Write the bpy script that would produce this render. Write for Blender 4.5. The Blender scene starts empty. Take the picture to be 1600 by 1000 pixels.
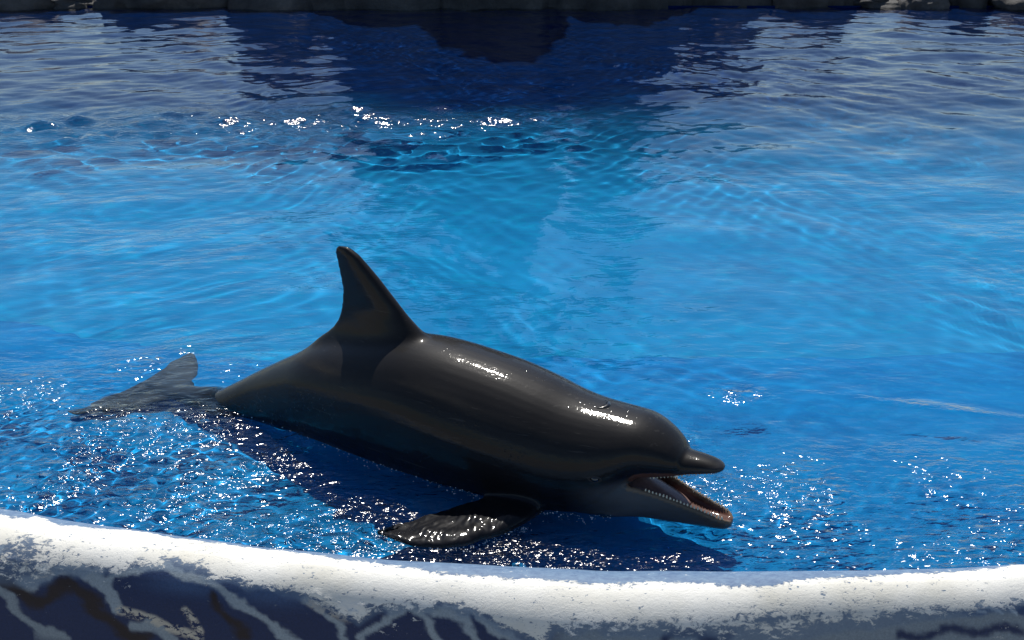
import bpy, bmesh, math, random
import numpy as np
from mathutils import Vector, noise as mnoise

random.seed(7)
rng = np.random.default_rng(11)
SC = bpy.context.scene
COL = SC.collection

# ------------------------------------------------------------------ camera
cam_data = bpy.data.cameras.new('camera')
cam = bpy.data.objects.new('camera', cam_data)
COL.objects.link(cam)
cam.location = (0, 0, 2.0)
cam.rotation_euler = (math.radians(90 - 22), 0, 0)
cam_data.sensor_width = 36
cam_data.angle = math.radians(50)
cam_data.clip_start = 0.05
cam_data.clip_end = 3000
SC.camera = cam

# ------------------------------------------------------------------ sky and sun
SUN_EL, SUN_AZ = 58.0, -2.0          # azimuth from +Y, negative = to the left
world = bpy.data.worlds.new('World')
SC.world = world
world.use_nodes = True
wn = world.node_tree.nodes
wl = world.node_tree.links
wn.clear()
sky = wn.new('ShaderNodeTexSky')
sky.sky_type = 'NISHITA'
sky.sun_disc = False
sky.sun_elevation = math.radians(SUN_EL)
sky.sun_rotation = math.radians(SUN_AZ)
sky.air_density = 1.0
sky.dust_density = 0.3
sky.ozone_density = 4.0
bg = wn.new('ShaderNodeBackground')
bg.inputs['Strength'].default_value = 0.076
wo = wn.new('ShaderNodeOutputWorld')
wl.new(sky.outputs[0], bg.inputs[0])
wl.new(bg.outputs[0], wo.inputs[0])

sun_data = bpy.data.lights.new('sun', 'SUN')
sun_data.energy = 4.8
sun_data.angle = math.radians(0.55)
sun_data.color = (1.0, 0.95, 0.87)
sun = bpy.data.objects.new('sun', sun_data)
COL.objects.link(sun)
_a, _e = math.radians(SUN_AZ), math.radians(SUN_EL)
sun_dir = Vector((math.sin(_a) * math.cos(_e), math.cos(_a) * math.cos(_e), math.sin(_e)))
sun.rotation_euler = sun_dir.to_track_quat('Z', 'Y').to_euler()
sun.location = (0, 10, 12)
sun_data.cycles.is_caustics_light = True      # sunlight is refracted into the pool

SC.view_settings.view_transform = 'Standard'
SC.view_settings.look = 'None'
SC.view_settings.gamma = 1.0
SC.view_settings.exposure = 0.12
SC.render.engine = 'CYCLES'
SC.cycles.max_bounces = 10
SC.cycles.transparent_max_bounces = 12
SC.cycles.transmission_bounces = 8
SC.cycles.glossy_bounces = 5
SC.cycles.diffuse_bounces = 3
SC.cycles.sample_clamp_indirect = 6
SC.cycles.use_denoising = True


# ------------------------------------------------------------------ helpers
def tag(o, label=None, cat=None, group=None, kind=None):
    if label: o['label'] = label
    if cat: o['category'] = cat
    if group: o['group'] = group
    if kind: o['kind'] = kind
    return o


def mesh_obj(name, verts, faces, mat=None, parent=None, smooth=True):
    me = bpy.data.meshes.new(name)
    me.from_pydata([tuple(map(float, v)) for v in verts], [], faces)
    me.update()
    o = bpy.data.objects.new(name, me)
    COL.objects.link(o)
    if mat: me.materials.append(mat)
    if smooth:
        me.polygons.foreach_set('use_smooth', np.ones(len(me.polygons), bool))
    if parent: o.parent = parent
    return o


def grid_obj(name, X, Y, Z, mat=None, parent=None):
    """regular grid of (rows, cols) points as one mesh, built fast"""
    r, c = X.shape
    co = np.stack([X, Y, Z], -1).reshape(-1, 3).astype(np.float32)
    i = np.arange(r * c).reshape(r, c)
    q = np.stack([i[:-1, :-1], i[:-1, 1:], i[1:, 1:], i[1:, :-1]], -1).reshape(-1, 4).astype(np.int32)
    me = bpy.data.meshes.new(name)
    me.vertices.add(len(co)); me.vertices.foreach_set('co', co.ravel())
    me.loops.add(q.size); me.loops.foreach_set('vertex_index', q.ravel())
    me.polygons.add(len(q))
    me.polygons.foreach_set('loop_start', np.arange(0, q.size, 4, dtype=np.int32))
    me.polygons.foreach_set('use_smooth', np.ones(len(q), bool))
    me.update(calc_edges=True)
    o = bpy.data.objects.new(name, me)
    COL.objects.link(o)
    if mat: me.materials.append(mat)
    if parent: o.parent = parent
    return o


def float_attr(o, name, vals):
    a = o.data.attributes.new(name, 'FLOAT', 'POINT')
    a.data.foreach_set('value', np.asarray(vals, np.float32).ravel())


def color_attr(o, name, rgb):
    rgb = np.asarray(rgb, np.float32).reshape(-1, 3)
    a = o.data.color_attributes.new(name, 'FLOAT_COLOR', 'POINT')
    a.data.foreach_set('color', np.concatenate([rgb, np.ones((len(rgb), 1), np.float32)], 1).ravel())


def new_mat(name):
    m = bpy.data.materials.new(name)
    m.use_nodes = True
    n = m.node_tree.nodes
    l = m.node_tree.links
    n.clear()
    out = n.new('ShaderNodeOutputMaterial')
    return m, n, l, out


def nd(n, t, **kw):
    x = n.new(t)
    for k, v in kw.items():
        if k.startswith('i_'):
            x.inputs[k[2:].replace('_', ' ')].default_value = v
        else:
            setattr(x, k, v)
    return x


def ramp(n, stops, interp='LINEAR'):
    r = n.new('ShaderNodeValToRGB')
    r.color_ramp.interpolation = interp
    e = r.color_ramp.elements
    while len(e) < len(stops): e.new(0.5)
    for el, (p, c) in zip(e, stops):
        el.position = p
        el.color = c if len(c) == 4 else (*c, 1)
    return r


def mixc(n, l, fac, a, b, blend='MIX'):
    m = n.new('ShaderNodeMix'); m.data_type = 'RGBA'; m.blend_type = blend
    for s, v in ((m.inputs[0], fac), (m.inputs[6], a), (m.inputs[7], b)):
        if hasattr(v, 'links'): l.new(v, s)
        else: s.default_value = v if not isinstance(v, tuple) else (*v, 1) if len(v) == 3 else v
    return m.outputs[2]


def math_n(n, l, op, a, b=0.0, c=None, clamp=False):
    m = n.new('ShaderNodeMath'); m.operation = op; m.use_clamp = clamp
    for i, v in enumerate((a, b) if c is None else (a, b, c)):
        if hasattr(v, 'links'): l.new(v, m.inputs[i])
        else: m.inputs[i].default_value = v
    return m.outputs[0]


def sstep(x, a, b):
    t = np.clip((x - a) / (b - a), 0, 1)
    return t * t * (3 - 2 * t)


def wave_noise(X, Y, lam0, lam1, n, seed, spread=math.pi, main=math.pi / 2):
    """sum of n random sines, wavelengths lam0..lam1, unit rms slope"""
    g = np.random.default_rng(seed)
    h = np.zeros_like(X)
    for _ in range(n):
        lam = math.exp(g.uniform(math.log(lam0), math.log(lam1)))
        th = main + g.uniform(-spread, spread)
        k = 2 * math.pi / lam
        h += np.sin(k * (X * math.cos(th) + Y * math.sin(th)) + g.uniform(0, 6.283)) / k
    return h * math.sqrt(2.0 / n)


# ------------------------------------------------------------------ materials
def paint_mat(name, c1, c2, c3, scale=1.2, rough=0.6):
    m, n, l, out = new_mat(name)
    tc = nd(n, 'ShaderNodeTexCoord')
    n1 = nd(n, 'ShaderNodeTexNoise', i_Scale=scale, i_Detail=6.0, i_Roughness=0.6)
    n2 = nd(n, 'ShaderNodeTexNoise', i_Scale=scale * 9, i_Detail=5.0, i_Roughness=0.65)
    l.new(tc.outputs['Object'], n1.inputs['Vector']); l.new(tc.outputs['Object'], n2.inputs['Vector'])
    r1 = ramp(n, [(0.35, c1), (0.65, c2)])
    l.new(n1.outputs[0], r1.inputs[0])
    r2 = ramp(n, [(0.5, (0, 0, 0)), (0.72, (1, 1, 1))])
    l.new(n2.outputs[0], r2.inputs[0])
    c = mixc(n, l, math_n(n, l, 'MULTIPLY', r2.outputs[0], 0.5), r1.outputs[0], c3)
    p = nd(n, 'ShaderNodeBsdfPrincipled', i_Roughness=rough)
    p.inputs['Specular IOR Level'].default_value = 0.0 if rough < 0.7 else 0.3
    l.new(c, p.inputs['Base Color'])
    l.new(p.outputs[0], out.inputs[0])
    return m


def floor_mat():
    # azure paint near the show side, far water's shade and depth coloured in as navy beyond an uneven line
    m, n, l, out = new_mat('pool_paint')
    tc = nd(n, 'ShaderNodeTexCoord')
    sx = nd(n, 'ShaderNodeSeparateXYZ'); l.new(tc.outputs['Object'], sx.inputs[0])
    n1 = nd(n, 'ShaderNodeTexNoise', i_Scale=0.6, i_Detail=5.0, i_Roughness=0.6)
    n2 = nd(n, 'ShaderNodeTexNoise', i_Scale=6.0, i_Detail=6.0, i_Roughness=0.7)
    l.new(tc.outputs['Object'], n1.inputs['Vector']); l.new(tc.outputs['Object'], n2.inputs['Vector'])
    r1 = ramp(n, [(0.35, (0.015, 0.255, 0.50)), (0.65, (0.022, 0.305, 0.57))]); l.new(n1.outputs[0], r1.inputs[0])
    r2 = ramp(n, [(0.5, (0, 0, 0)), (0.75, (1, 1, 1))]); l.new(n2.outputs[0], r2.inputs[0])
    c = mixc(n, l, math_n(n, l, 'MULTIPLY', r2.outputs[0], 0.5), r1.outputs[0], (0.002, 0.45, 0.68))
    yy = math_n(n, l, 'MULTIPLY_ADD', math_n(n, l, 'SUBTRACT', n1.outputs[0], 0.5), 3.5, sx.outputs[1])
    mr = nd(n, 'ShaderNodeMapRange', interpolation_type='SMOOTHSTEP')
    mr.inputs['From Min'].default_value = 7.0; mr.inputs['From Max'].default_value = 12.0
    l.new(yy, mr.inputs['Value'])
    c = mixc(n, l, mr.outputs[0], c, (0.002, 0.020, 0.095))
    p = nd(n, 'ShaderNodeBsdfDiffuse')          # paint under water has almost no gloss of its own
    l.new(c, p.inputs['Color']); l.new(p.outputs[0], out.inputs[0])
    return m


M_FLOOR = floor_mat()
M_LEDGE = paint_mat('ledge_paint', (0.008, 0.195, 0.46), (0.012, 0.25, 0.53), (0.02, 0.33, 0.60), 2.0)
M_CONC = paint_mat('walkway_concrete', (0.26, 0.25, 0.23), (0.36, 0.35, 0.32), (0.20, 0.19, 0.18), 0.8, 0.85)


def rock_mat():
    m, n, l, out = new_mat('rock')
    tc = nd(n, 'ShaderNodeTexCoord')
    n1 = nd(n, 'ShaderNodeTexNoise', i_Scale=1.3, i_Detail=10.0, i_Roughness=0.65)
    n2 = nd(n, 'ShaderNodeTexNoise', i_Scale=9.0, i_Detail=8.0, i_Roughness=0.7)
    l.new(tc.outputs['Object'], n1.inputs['Vector']); l.new(tc.outputs['Object'], n2.inputs['Vector'])
    r = ramp(n, [(0.3, (0.03, 0.03, 0.032)), (0.5, (0.075, 0.075, 0.074)), (0.7, (0.16, 0.155, 0.145))])
    l.new(n1.outputs[0], r.inputs[0])
    c = mixc(n, l, 0.35, r.outputs[0], n2.outputs[0], 'MULTIPLY')
    p = nd(n, 'ShaderNodeBsdfPrincipled', i_Roughness=0.8)
    b = nd(n, 'ShaderNodeBump', i_Strength=0.6, i_Distance=0.06)
    l.new(n2.outputs[0], b.inputs['Height'])
    l.new(c, p.inputs['Base Color']); l.new(b.outputs[0], p.inputs['Normal'])
    l.new(p.outputs[0], out.inputs[0])
    return m


M_ROCK = rock_mat()


def water_mat():
    m, n, l, out = new_mat('pool_water')
    tc = nd(n, 'ShaderNodeTexCoord')
    at = nd(n, 'ShaderNodeAttribute', attribute_name='chop')
    mp = nd(n, 'ShaderNodeMapping')
    mp.inputs['Scale'].default_value = (0.55, 1.0, 1.0)
    l.new(tc.outputs['Object'], mp.inputs['Vector'])
    n1 = nd(n, 'ShaderNodeTexNoise', i_Scale=22.0, i_Detail=2.5, i_Roughness=0.55)
    l.new(mp.outputs[0], n1.inputs['Vector'])
    n2 = nd(n, 'ShaderNodeTexNoise', i_Scale=6.5, i_Detail=3.0, i_Roughness=0.5)
    l.new(mp.outputs[0], n2.inputs['Vector'])
    h1 = math_n(n, l, 'MULTIPLY', n1.outputs[0], at.outputs['Fac'])
    ar = nd(n, 'ShaderNodeAttribute', attribute_name='ripple')
    h2 = math_n(n, l, 'MULTIPLY', n2.outputs[0], ar.outputs['Fac'])
    h = math_n(n, l, 'ADD', h1, h2)
    b = nd(n, 'ShaderNodeBump', i_Strength=1.0, i_Distance=0.03)
    l.new(h, b.inputs['Height'])
    fr = nd(n, 'ShaderNodeFresnel', i_IOR=1.333)
    l.new(b.outputs[0], fr.inputs['Normal'])
    tr = nd(n, 'ShaderNodeBsdfRefraction', i_IOR=1.333, i_Roughness=0.0)
    tr.inputs['Color'].default_value = (0.90, 0.98, 1.0, 1)
    gl = nd(n, 'ShaderNodeBsdfAnisotropic', i_Roughness=0.13)
    gl.inputs['Color'].default_value = (1, 1, 1, 1)
    l.new(b.outputs[0], gl.inputs['Normal'])
    l.new(math_n(n, l, 'MINIMUM', math_n(n, l, 'MULTIPLY_ADD', at.outputs['Fac'], 0.12, 0.03), 0.13), gl.inputs['Roughness'])
    mx = nd(n, 'ShaderNodeMixShader')
    l.new(fr.outputs[0], mx.inputs[0]); l.new(tr.outputs[0], mx.inputs[1]); l.new(gl.outputs[0], mx.inputs[2])
    l.new(mx.outputs[0], out.inputs[0])
    return m


M_WATER = water_mat()


# ------------------------------------------------------------------ setting: pool, ground
PX0, PX1, PYF = -15.0, 15.0, 18.75
FLOOR_Z = -0.55


def rim_y(x):
    """inner (water side) edge of the near rim, world y as a function of x"""
    xs = np.array([-15, -6, -3.2, -1.68, -1.22, -0.79, -0.39, 0.0, 0.38, 0.76, 1.15, 1.54, 3.0, 6, 15])
    ys = np.array([5.69, 4.59, 3.64, 3.195, 3.075, 2.972, 2.895, 2.860, 2.840, 2.826, 2.832, 2.860, 3.04, 3.69, 5.49])
    x = np.asarray(x, float)
    a = np.interp(x, xs, ys)
    w = 0.12
    return (a + np.interp(x - w, xs, ys) + np.interp(x + w, xs, ys) + np.interp(x - 2 * w, xs, ys) + np.interp(x + 2 * w, xs, ys)) / 5


def ledge_edge(x):
    return np.asarray(rim_y(x)) + 1.32 + 0.05 * np.sin(np.asarray(x) * 1.7) - 0.22 * sstep(-np.asarray(x), 0.3, 1.5)


# pool basin: floor, far wall and side walls as one painted shell
gx = np.linspace(PX0, PX1, 61)
basin_v, basin_f = [], []
def quad(a, b, c, d):
    i = len(basin_v); basin_v.extend([a, b, c, d]); basin_f.append((i, i + 1, i + 2, i + 3))
fx = np.linspace(PX0, PX1, 61)
fy = [8.0, 12.0, 14.0, 15.5, 16.7, 17.6, 18.3, PYF]
fz = [FLOOR_Z, FLOOR_Z - 0.1, FLOOR_Z - 0.1, FLOOR_Z, FLOOR_Z + 0.06, FLOOR_Z + 0.15, FLOOR_Z + 0.26, FLOOR_Z + 0.36, FLOOR_Z + 0.42]
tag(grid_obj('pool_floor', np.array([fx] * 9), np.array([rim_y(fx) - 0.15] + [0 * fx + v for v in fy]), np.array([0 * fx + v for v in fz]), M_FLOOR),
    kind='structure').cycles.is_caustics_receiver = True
quad((PX0, PYF, fz[-1] - 0.02), (PX1, PYF, fz[-1] - 0.02), (PX1, PYF, 0.02), (PX0, PYF, 0.02))
quad((PX0, 5.4, -1.1), (PX0, PYF, -1.1), (PX0, PYF, 0.12), (PX0, 5.4, 0.12))
quad((PX1, PYF, -1.1), (PX1, 5.2, -1.1), (PX1, 5.2, 0.12), (PX1, PYF, 0.12))
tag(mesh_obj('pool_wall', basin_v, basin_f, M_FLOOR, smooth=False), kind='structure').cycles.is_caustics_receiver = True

# shallow slide-out ledge along the near rim (top + outer face)
lx = np.concatenate([np.linspace(-15, -3, 30), np.linspace(-2.9, 2.9, 90), np.linspace(3, 15, 30)])
ry, le = rim_y(lx), ledge_edge(lx)
rows = []
for t in np.linspace(0, 1, 14):
    y = (ry - 0.05) + (le - ry + 0.05) * t
    rows.append((lx, y, -0.125 - 0.085 * t + 0 * lx))
rows.append((lx, le + 0.02, -0.212 + 0 * lx))
rows.append((lx, le + 0.10, -0.26 + 0 * lx))
rows.append((lx, le + 0.45, -0.42 + 0 * lx))
rows.append((lx, le + 0.80, FLOOR_Z - 0.01 + 0 * lx))
tag(grid_obj('shallow_ledge', *[np.array([r[i] for r in rows]) for i in range(3)], M_LEDGE), kind='structure').cycles.is_caustics_receiver = True

# ground round the pool: one sheet with the pool as its hole
G = 900.0
gv = [(-G, -G, -0.6), (G, -G, -0.6), (G, G, 0.1), (-G, G, 0.1),
      (PX0 - .2, 1.6, -0.6), (PX1 + .2, 1.6, -0.6), (PX1 + .2, PYF + .3, 0.1), (PX0 - .2, PYF + .3, 0.1)]
tag(mesh_obj('ground', gv, [(0, 1, 5, 4), (1, 2, 6, 5), (2, 3, 7, 6), (3, 0, 4, 7)], M_CONC, smooth=False), kind='structure')
# near walkway between the rim wall and the ground sheet
wx = np.linspace(PX0 - .2, PX1 + .2, 60)
yy = rim_y(np.clip(wx, -15, 15))
tag(grid_obj('walkway', np.array([wx, wx]), np.array([0 * wx + 1.6, yy - 0.2]), np.array([0 * wx - 0.596, 0 * wx - 0.596]), M_CONC), kind='structure')
# side copings
for sx, nm in ((PX0, 'coping_left'), (PX1, 'coping_right')):
    bm = bmesh.new()
    bmesh.ops.create_cube(bm, size=1)
    bmesh.ops.scale(bm, vec=(0.5, 15.5, 0.24), verts=bm.verts)
    bmesh.ops.bevel(bm, geom=bm.edges[:], offset=0.06, segments=3, affect='EDGES')
    bmesh.ops.translate(bm, vec=(sx + math.copysign(0.26, sx), 11.2, 0.08), verts=bm.verts)
    me = bpy.data.meshes.new(nm); bm.to_mesh(me); bm.free()
    o = bpy.data.objects.new(nm, me); COL.objects.link(o); me.materials.append(M_CONC)
    tag(o, kind='structure')

# ------------------------------------------------------------------ water
def graded(a, b, fine_a, fine_b, d, dmax, grow=1.02):
    pts = list(np.arange(fine_a, fine_b, d))
    s, x = d, fine_b
    while x < b:
        pts.append(x); s = min(s * grow, dmax); x += s
    pts.append(b)
    s, x = d, fine_a
    lo = []
    while x > a + 1e-6:
        s = min(s * grow, dmax); x -= s
        if x > a: lo.append(x)
    lo.append(a)
    return np.array(lo[::-1] + pts)


wxs = graded(PX0, PX1, -2.0, 2.0, 0.013, 0.07)
wys = graded(2.2, PYF + 0.02, 2.55, 4.4, 0.012, 0.05, 1.012)
WX, WY = np.meshgrid(wxs, wys)
# gentle domain warp so that crests wander
DX = WX + 0.25 * np.sin(0.9 * WY + 0.6 * WX) + 0.12 * np.sin(2.3 * WX + 1.1 * WY)
DY = WY + 0.20 * np.sin(0.8 * WX - 0.4 * WY + 1.0) + 0.10 * np.sin(2.1 * WX + 0.7)
patch = 0.5 + 0.5 * np.tanh(2.2 * wave_noise(WX, WY, 1.5, 5.0, 14, 5) / 0.45)
H = 0.022 * wave_noise(DX, DY, 0.9, 2.2, 16, 1, 1.2)
H += (0.034 + 0.022 * sstep(WY, 8.0, 11.0)) * wave_noise(DX, DY, 0.45, 1.1, 30, 2, 1.3)
H += (0.012 + 0.016 * patch + 0.040 * sstep(WY, 7.0, 10.0)) * wave_noise(DX, DY, 0.11, 0.24, 30, 3, 1.4)
# ruffled shallows over the ledge
edge = ledge_edge(WX)
edge_c = edge - 0.45 * sstep(WX, 0.3, 0.9)
shallow = 1 - sstep(WY, edge_c - 0.35, edge_c + 0.05)
cl = wave_noise(WX, WY, 0.25, 0.9, 20, 8) / 0.09
clump = sstep(cl, -1.0, 1.0)
left_bias = 0.78 + 0.22 * sstep(-WX, -0.2, 1.0)
chop = shallow * (0.40 + 0.60 * clump) * left_bias
H += (0.19 - 0.10 * sstep(WX, 0.2, 0.9)) * chop * wave_noise(DX, DY, 0.05, 0.11, 30, 4)
# ripples that run out from where the dolphin lies in the water
cy_, sy_ = math.cos(math.radians(-28)), math.sin(math.radians(-28))
ds_ = (WX + 1.2458) * cy_ + (WY - 4.1492) * sy_
dl_ = -(WX + 1.2458) * sy_ + (WY - 4.1492) * cy_
wl_ = np.interp(ds_, [0.0, 0.2, 0.6, 1.0, 1.3, 1.6, 1.8, 1.9], [0.0, 0.05, 0.115, 0.165, 0.20, 0.20, 0.15, 0.0])
dd_ = np.hypot(np.maximum(0, np.abs(dl_) - wl_), np.maximum(0, np.maximum(-ds_, ds_ - 1.88)))
H += (0.010 * np.exp(-(dd_ / 0.018) ** 2) + 0.0036 * np.sin(6.283 * dd_ / 0.095 + 1.2 * np.sin(7 * ds_)) * np.exp(-dd_ / 0.22)) * (dd_ > 0)
fl_ = np.hypot((ds_ - 1.40) / 1.3, dl_ + 0.44)
H += 0.006 * np.exp(-((fl_ - 0.17) / 0.035) ** 2)
# a far wake of steeper wavelets
tailp = np.exp(-((WX + 1.55) / 0.55) ** 2 - ((WY - 4.45) / 0.28) ** 2) * (0.3 + 0.7 * clump)
H += 0.09 * tailp * wave_noise(DX, DY, 0.05, 0.12, 24, 9)
spot = np.exp(-((WX - 0.95) / 0.13) ** 2 - ((WY - 4.12) / 0.08) ** 2) + 0.8 * np.exp(-((WX - 1.75) / 0.30) ** 2 - ((WY - 4.02 + 0.25 * (WX - 1.75)) / 0.035) ** 2)
far = np.exp(-((WX + 2.4) / 3.0) ** 4 - ((WY - 9.7 - 0.10 * WX) / 0.65) ** 2)
H += 0.46 * far * (0.35 + 0.65 * sstep(wave_noise(WX, WY, 0.5, 1.4, 14, 17) / 0.14, -0.3, 1.0)) * wave_noise(DX, DY, 0.16, 0.4, 30, 6, 1.0)
H -= H[(WY < 4)].mean()
water = grid_obj('water', WX, WY, H, M_WATER)
float_attr(water, 'chop', 0.05 + (1.6 + 0.1 * sstep(WX, 0.2, 0.9)) * chop + 0.06 * patch * (1 - shallow) * (1 - sstep(WY, 5.5, 9.0)) - 0.03 * sstep(WY, 5.5, 9.0) + 0.60 * far + 0.85 * tailp + 1.0 * spot)
float_attr(water, 'ripple', (0.24 + 0.44 * patch * (1 - shallow)) * (1 - 0.82 * sstep(WY, 5.5, 9.0)))
tag(water, kind='structure')
water.cycles.is_caustics_caster = True
bm = bmesh.new(); bm.from_mesh(water.data)          # the sheet ends inside the rim
dead = (WY < rim_y(WX) - 0.06).ravel()
bm.verts.ensure_lookup_table()
bmesh.ops.delete(bm, geom=[bm.verts[int(i)] for i in np.nonzero(dead)[0]], context='VERTS')
bm.to_mesh(water.data); bm.free()

# ------------------------------------------------------------------ near rim (painted concrete)
PROF = np.array([(0.03, -0.75), (0.005, -0.10), (0.0, -0.03), (0.012, 0.025), (0.045, 0.058), (0.10, 0.072), (0.15, 0.060),
                 (0.195, 0.020), (0.225, -0.045), (0.25, -0.13), (0.275, -0.24), (0.30, -0.40), (0.31, -0.75)])


def prof_at(t):
    d = np.concatenate([[0], np.cumsum(np.hypot(*np.diff(PROF, axis=0).T))])
    f = lambda tt, k: np.interp(tt, d, PROF[:, k])
    w = 0.018
    r = [sum(f(t + o * w, k) for o in (-1.5, -1, -.5, 0, .5, 1, 1.5)) / 7 for k in (0, 1)]
    return r[0], r[1], d[-1]


def make_rim():
    us = graded(-15, 15, -2.1, 2.1, 0.006, 0.15, 1.05)
    total = prof_at(np.array([0.0]))[2]
    i0 = 0.62          # arc length where the inner face leaves the water
    ts = np.concatenate([np.linspace(0, i0, 12, endpoint=False), np.arange(i0, i0 + 0.62, 0.006), np.linspace(i0 + 0.63, total, 12)])
    U, T = np.meshgrid(us, ts)
    d, z, _ = prof_at(T)
    dy = (rim_y(us + 0.01) - rim_y(us - 0.01)) / 0.02
    nx, ny = dy / np.hypot(1, dy), -1 / np.hypot(1, dy)      # horizontal normal toward the walkway
    # hand-trowelled lumps: width swells along the rim, surface undulates
    swell = 1 + 0.12 * np.sin(U * 2.1 + 0.8) + 0.06 * np.sin(U * 5.3)
    swell = swell + 0.35 * sstep(-U, 0.5, 1.7)
    X = U + nx * d * swell
    Y = rim_y(us) + ny * d * swell
    lump = wave_noise(U, T, 0.15, 0.5, 20, 21) * 0.04 + wave_noise(U, T, 0.03, 0.10, 24, 22) * 0.014
    Z = z * (1 + 0.10 * np.sin(U * 1.3)) + lump * sstep(T, i0 - 0.1, i0 + 0.05) * 0.8
    return U, T - i0, X, Y, Z


RU, RV, RX, RY, RZ = make_rim()
def poly_dist(U, V, pts):
    """distance from every rim point to a painted stroke's centre line (metres on the surface)"""
    best = np.full(U.shape, 9.0)
    for (a, b), (c, d) in zip(pts[:-1], pts[1:]):
        dx, dy = c - a, d - b
        t = np.clip(((U - a) * dx + (V - b) * dy) / (dx * dx + dy * dy + 1e-9), 0, 1)
        best = np.minimum(best, np.hypot(U - a - t * dx, V - b - t * dy))
    return best


def paint_rim():
    edge_w = np.array([(-1.54, .452), (-1.455, .458), (-1.417, .442), (-1.339, .401), (-1.198, .37), (-1.024, .333), (-.943, .329), (-.878, .351),
                       (-.734, .37), (-.599, .389), (-.502, .423), (-.424, .447), (-.355, .397), (-.17, .374), (-.058, .392), (.015, .44), (.10, .46), (.142, .40),
                       (.286, .388), (.471, .394), (.744, .42), (.981, .394), (1.112, .368), (1.297, .359), (1.489, .346)])
    inner = np.array([(-1.651, .18), (-1.443, .255), (-1.186, .225), (-.771, .235), (-.608, .25), (-.449, .262), (-.292, .28), (-.141, .293), (.01, .288),
                      (.196, .288), (.381, .292), (.53, .288), (.713, .303), (.807, .290), (.94, .275), (1.131, .262), (1.511, .25)])
    # the same hand goes on beyond the stretch in view: mirror the pattern period 3.1 m
    UU = (RU + 1.55) % 3.05 - 1.55
    ew = np.interp(UU, edge_w[:, 0], edge_w[:, 1]) + 0.014 * sstep(UU, 0.1, 0.4); inn = np.interp(UU, inner[:, 0], inner[:, 1]) - 0.012
    wob = wave_noise(RU, RV, 0.04, 0.15, 24, 31) * 0.35
    white = np.clip(0.5 + (ew - RV + wob) / 0.060, 0, 1) * np.clip(0.5 + (RV - inn + 0.3 * wob) / 0.030, 0, 1)
    worn = np.exp(-((UU + 1.5) / 0.22) ** 2) * sstep(RV, .26, .36) * 0.5 + np.exp(-((UU - 0.75) / 0.25) ** 2) * sstep(RV, .33, .38) * 0.4 + np.exp(-((UU - 0.4) / 0.2) ** 2) * sstep(RV, .34, .39) * 0.3
    white = white * (1 - worn)
    navy, grey, mar, cream = np.array((.010, .026, .095)), np.array((.33, .39, .43)), np.array((.018, .008, .010)), np.array((.62, .56, .44))
    g = sstep(UU, 0.06, 0.2)[..., None]
    col = navy * (1 - g) + np.array((.24, .29, .33)) * g
    mid = (np.exp(-((UU + 0.95) / 0.12) ** 2 - ((RV - .40) / .03) ** 2) + np.exp(-((UU + 0.68) / 0.12) ** 2 - ((RV - .40) / .035) ** 2))[..., None]
    col = col * (1 - np.clip(mid, 0, 1)) + np.array((.05, .10, .22)) * np.clip(mid, 0, 1)
    Wu, Wv = UU + 0.012 * np.sin(RV * 60 + UU * 9), RV + 0.008 * np.sin(UU * 41)

    def stroke(pts, w, c, soft=0.006):
        nonlocal col
        dd = poly_dist(Wu, Wv, pts) + wave_noise(RU, RV, 0.012, 0.05, 16, int(abs(pts[0][0]) * 1000)) * 0.5
        a = (1 - sstep(dd, w / 2 - soft, w / 2 + soft))[..., None]
        col = col * (1 - a) + np.asarray(c) * a
    stroke([(-1.46, .47), (-1.407, .43), (-1.347, .405), (-1.287, .39), (-1.238, .40), (-1.205, .43), (-1.179, .477), (-1.148, .5)], .042, grey)
    stroke([(-1.193, .449), (-1.172, .40), (-1.125, .368), (-1.059, .35), (-.956, .358), (-.848, .393), (-.765, .442), (-.724, .47), (-.665, .502), (-.61, .538), (-.56, .58)], .026, grey)
    stroke([(-1.522, .465), (-1.453, .505), (-1.401, .514), (-1.352, .47), (-1.306, .441), (-1.257, .47), (-1.202, .536), (-1.137, .578), (-1.053, .598)], .045, mar, .014)
    stroke([(-1.56, .45), (-1.538, .488), (-1.491, .543), (-1.43, .597), (-1.365, .626), (-1.305, .639)], .030, grey * .8)
    stroke([(-1.106, .55), (-1.042, .554), (-.992, .572), (-.964, .585), (-.93, .62)], .036, grey * .9)
    stroke([(-.867, .43), (-.831, .458), (-.79, .507), (-.741, .556)], .028, mar, .012)
    stroke([(-.587, .409), (-.538, .436), (-.483, .472), (-.453, .525)], .018, grey)
    stroke([(-.407, .517), (-.385, .467), (-.344, .424), (-.278, .406), (-.242, .429), (-.202, .459), (-.183, .484), (-.16, .53)], .024, grey)
    stroke([(-.334, .404), (-.243, .398), (-.185, .40), (-.13, .423), (-.08, .472), (-.06, .52)], .026, grey)
    stroke([(-.188, .387), (-.116, .393), (-.039, .422), (.026, .454), (.07, .51)], .026, grey)
    stroke([(.442, .423), (.524, .415), (.633, .433)], .026, navy, .010)
    stroke([(1.276, .376), (1.37, .374), (1.483, .382)], .026, np.array((.03, .07, .17)), .006)
    stroke([(1.108, .445), (1.257, .429), (1.479, .438)], .024, navy, .010)
    stroke([(.982, .386), (1.112, .364), (1.263, .351), (1.485, .352)], .020, grey * 1.25)
    stroke([(1.36, .363), (1.404, .396)], .008, grey * 1.5, .003)
    stroke([(1.407, .363), (1.45, .397)], .008, grey * 1.5, .003)
    stroke([(1.33, .363), (1.37, .392)], .006, grey * 1.5, .003)
    # flaked crusts of old render
    crust = np.zeros(RU.shape)
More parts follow.
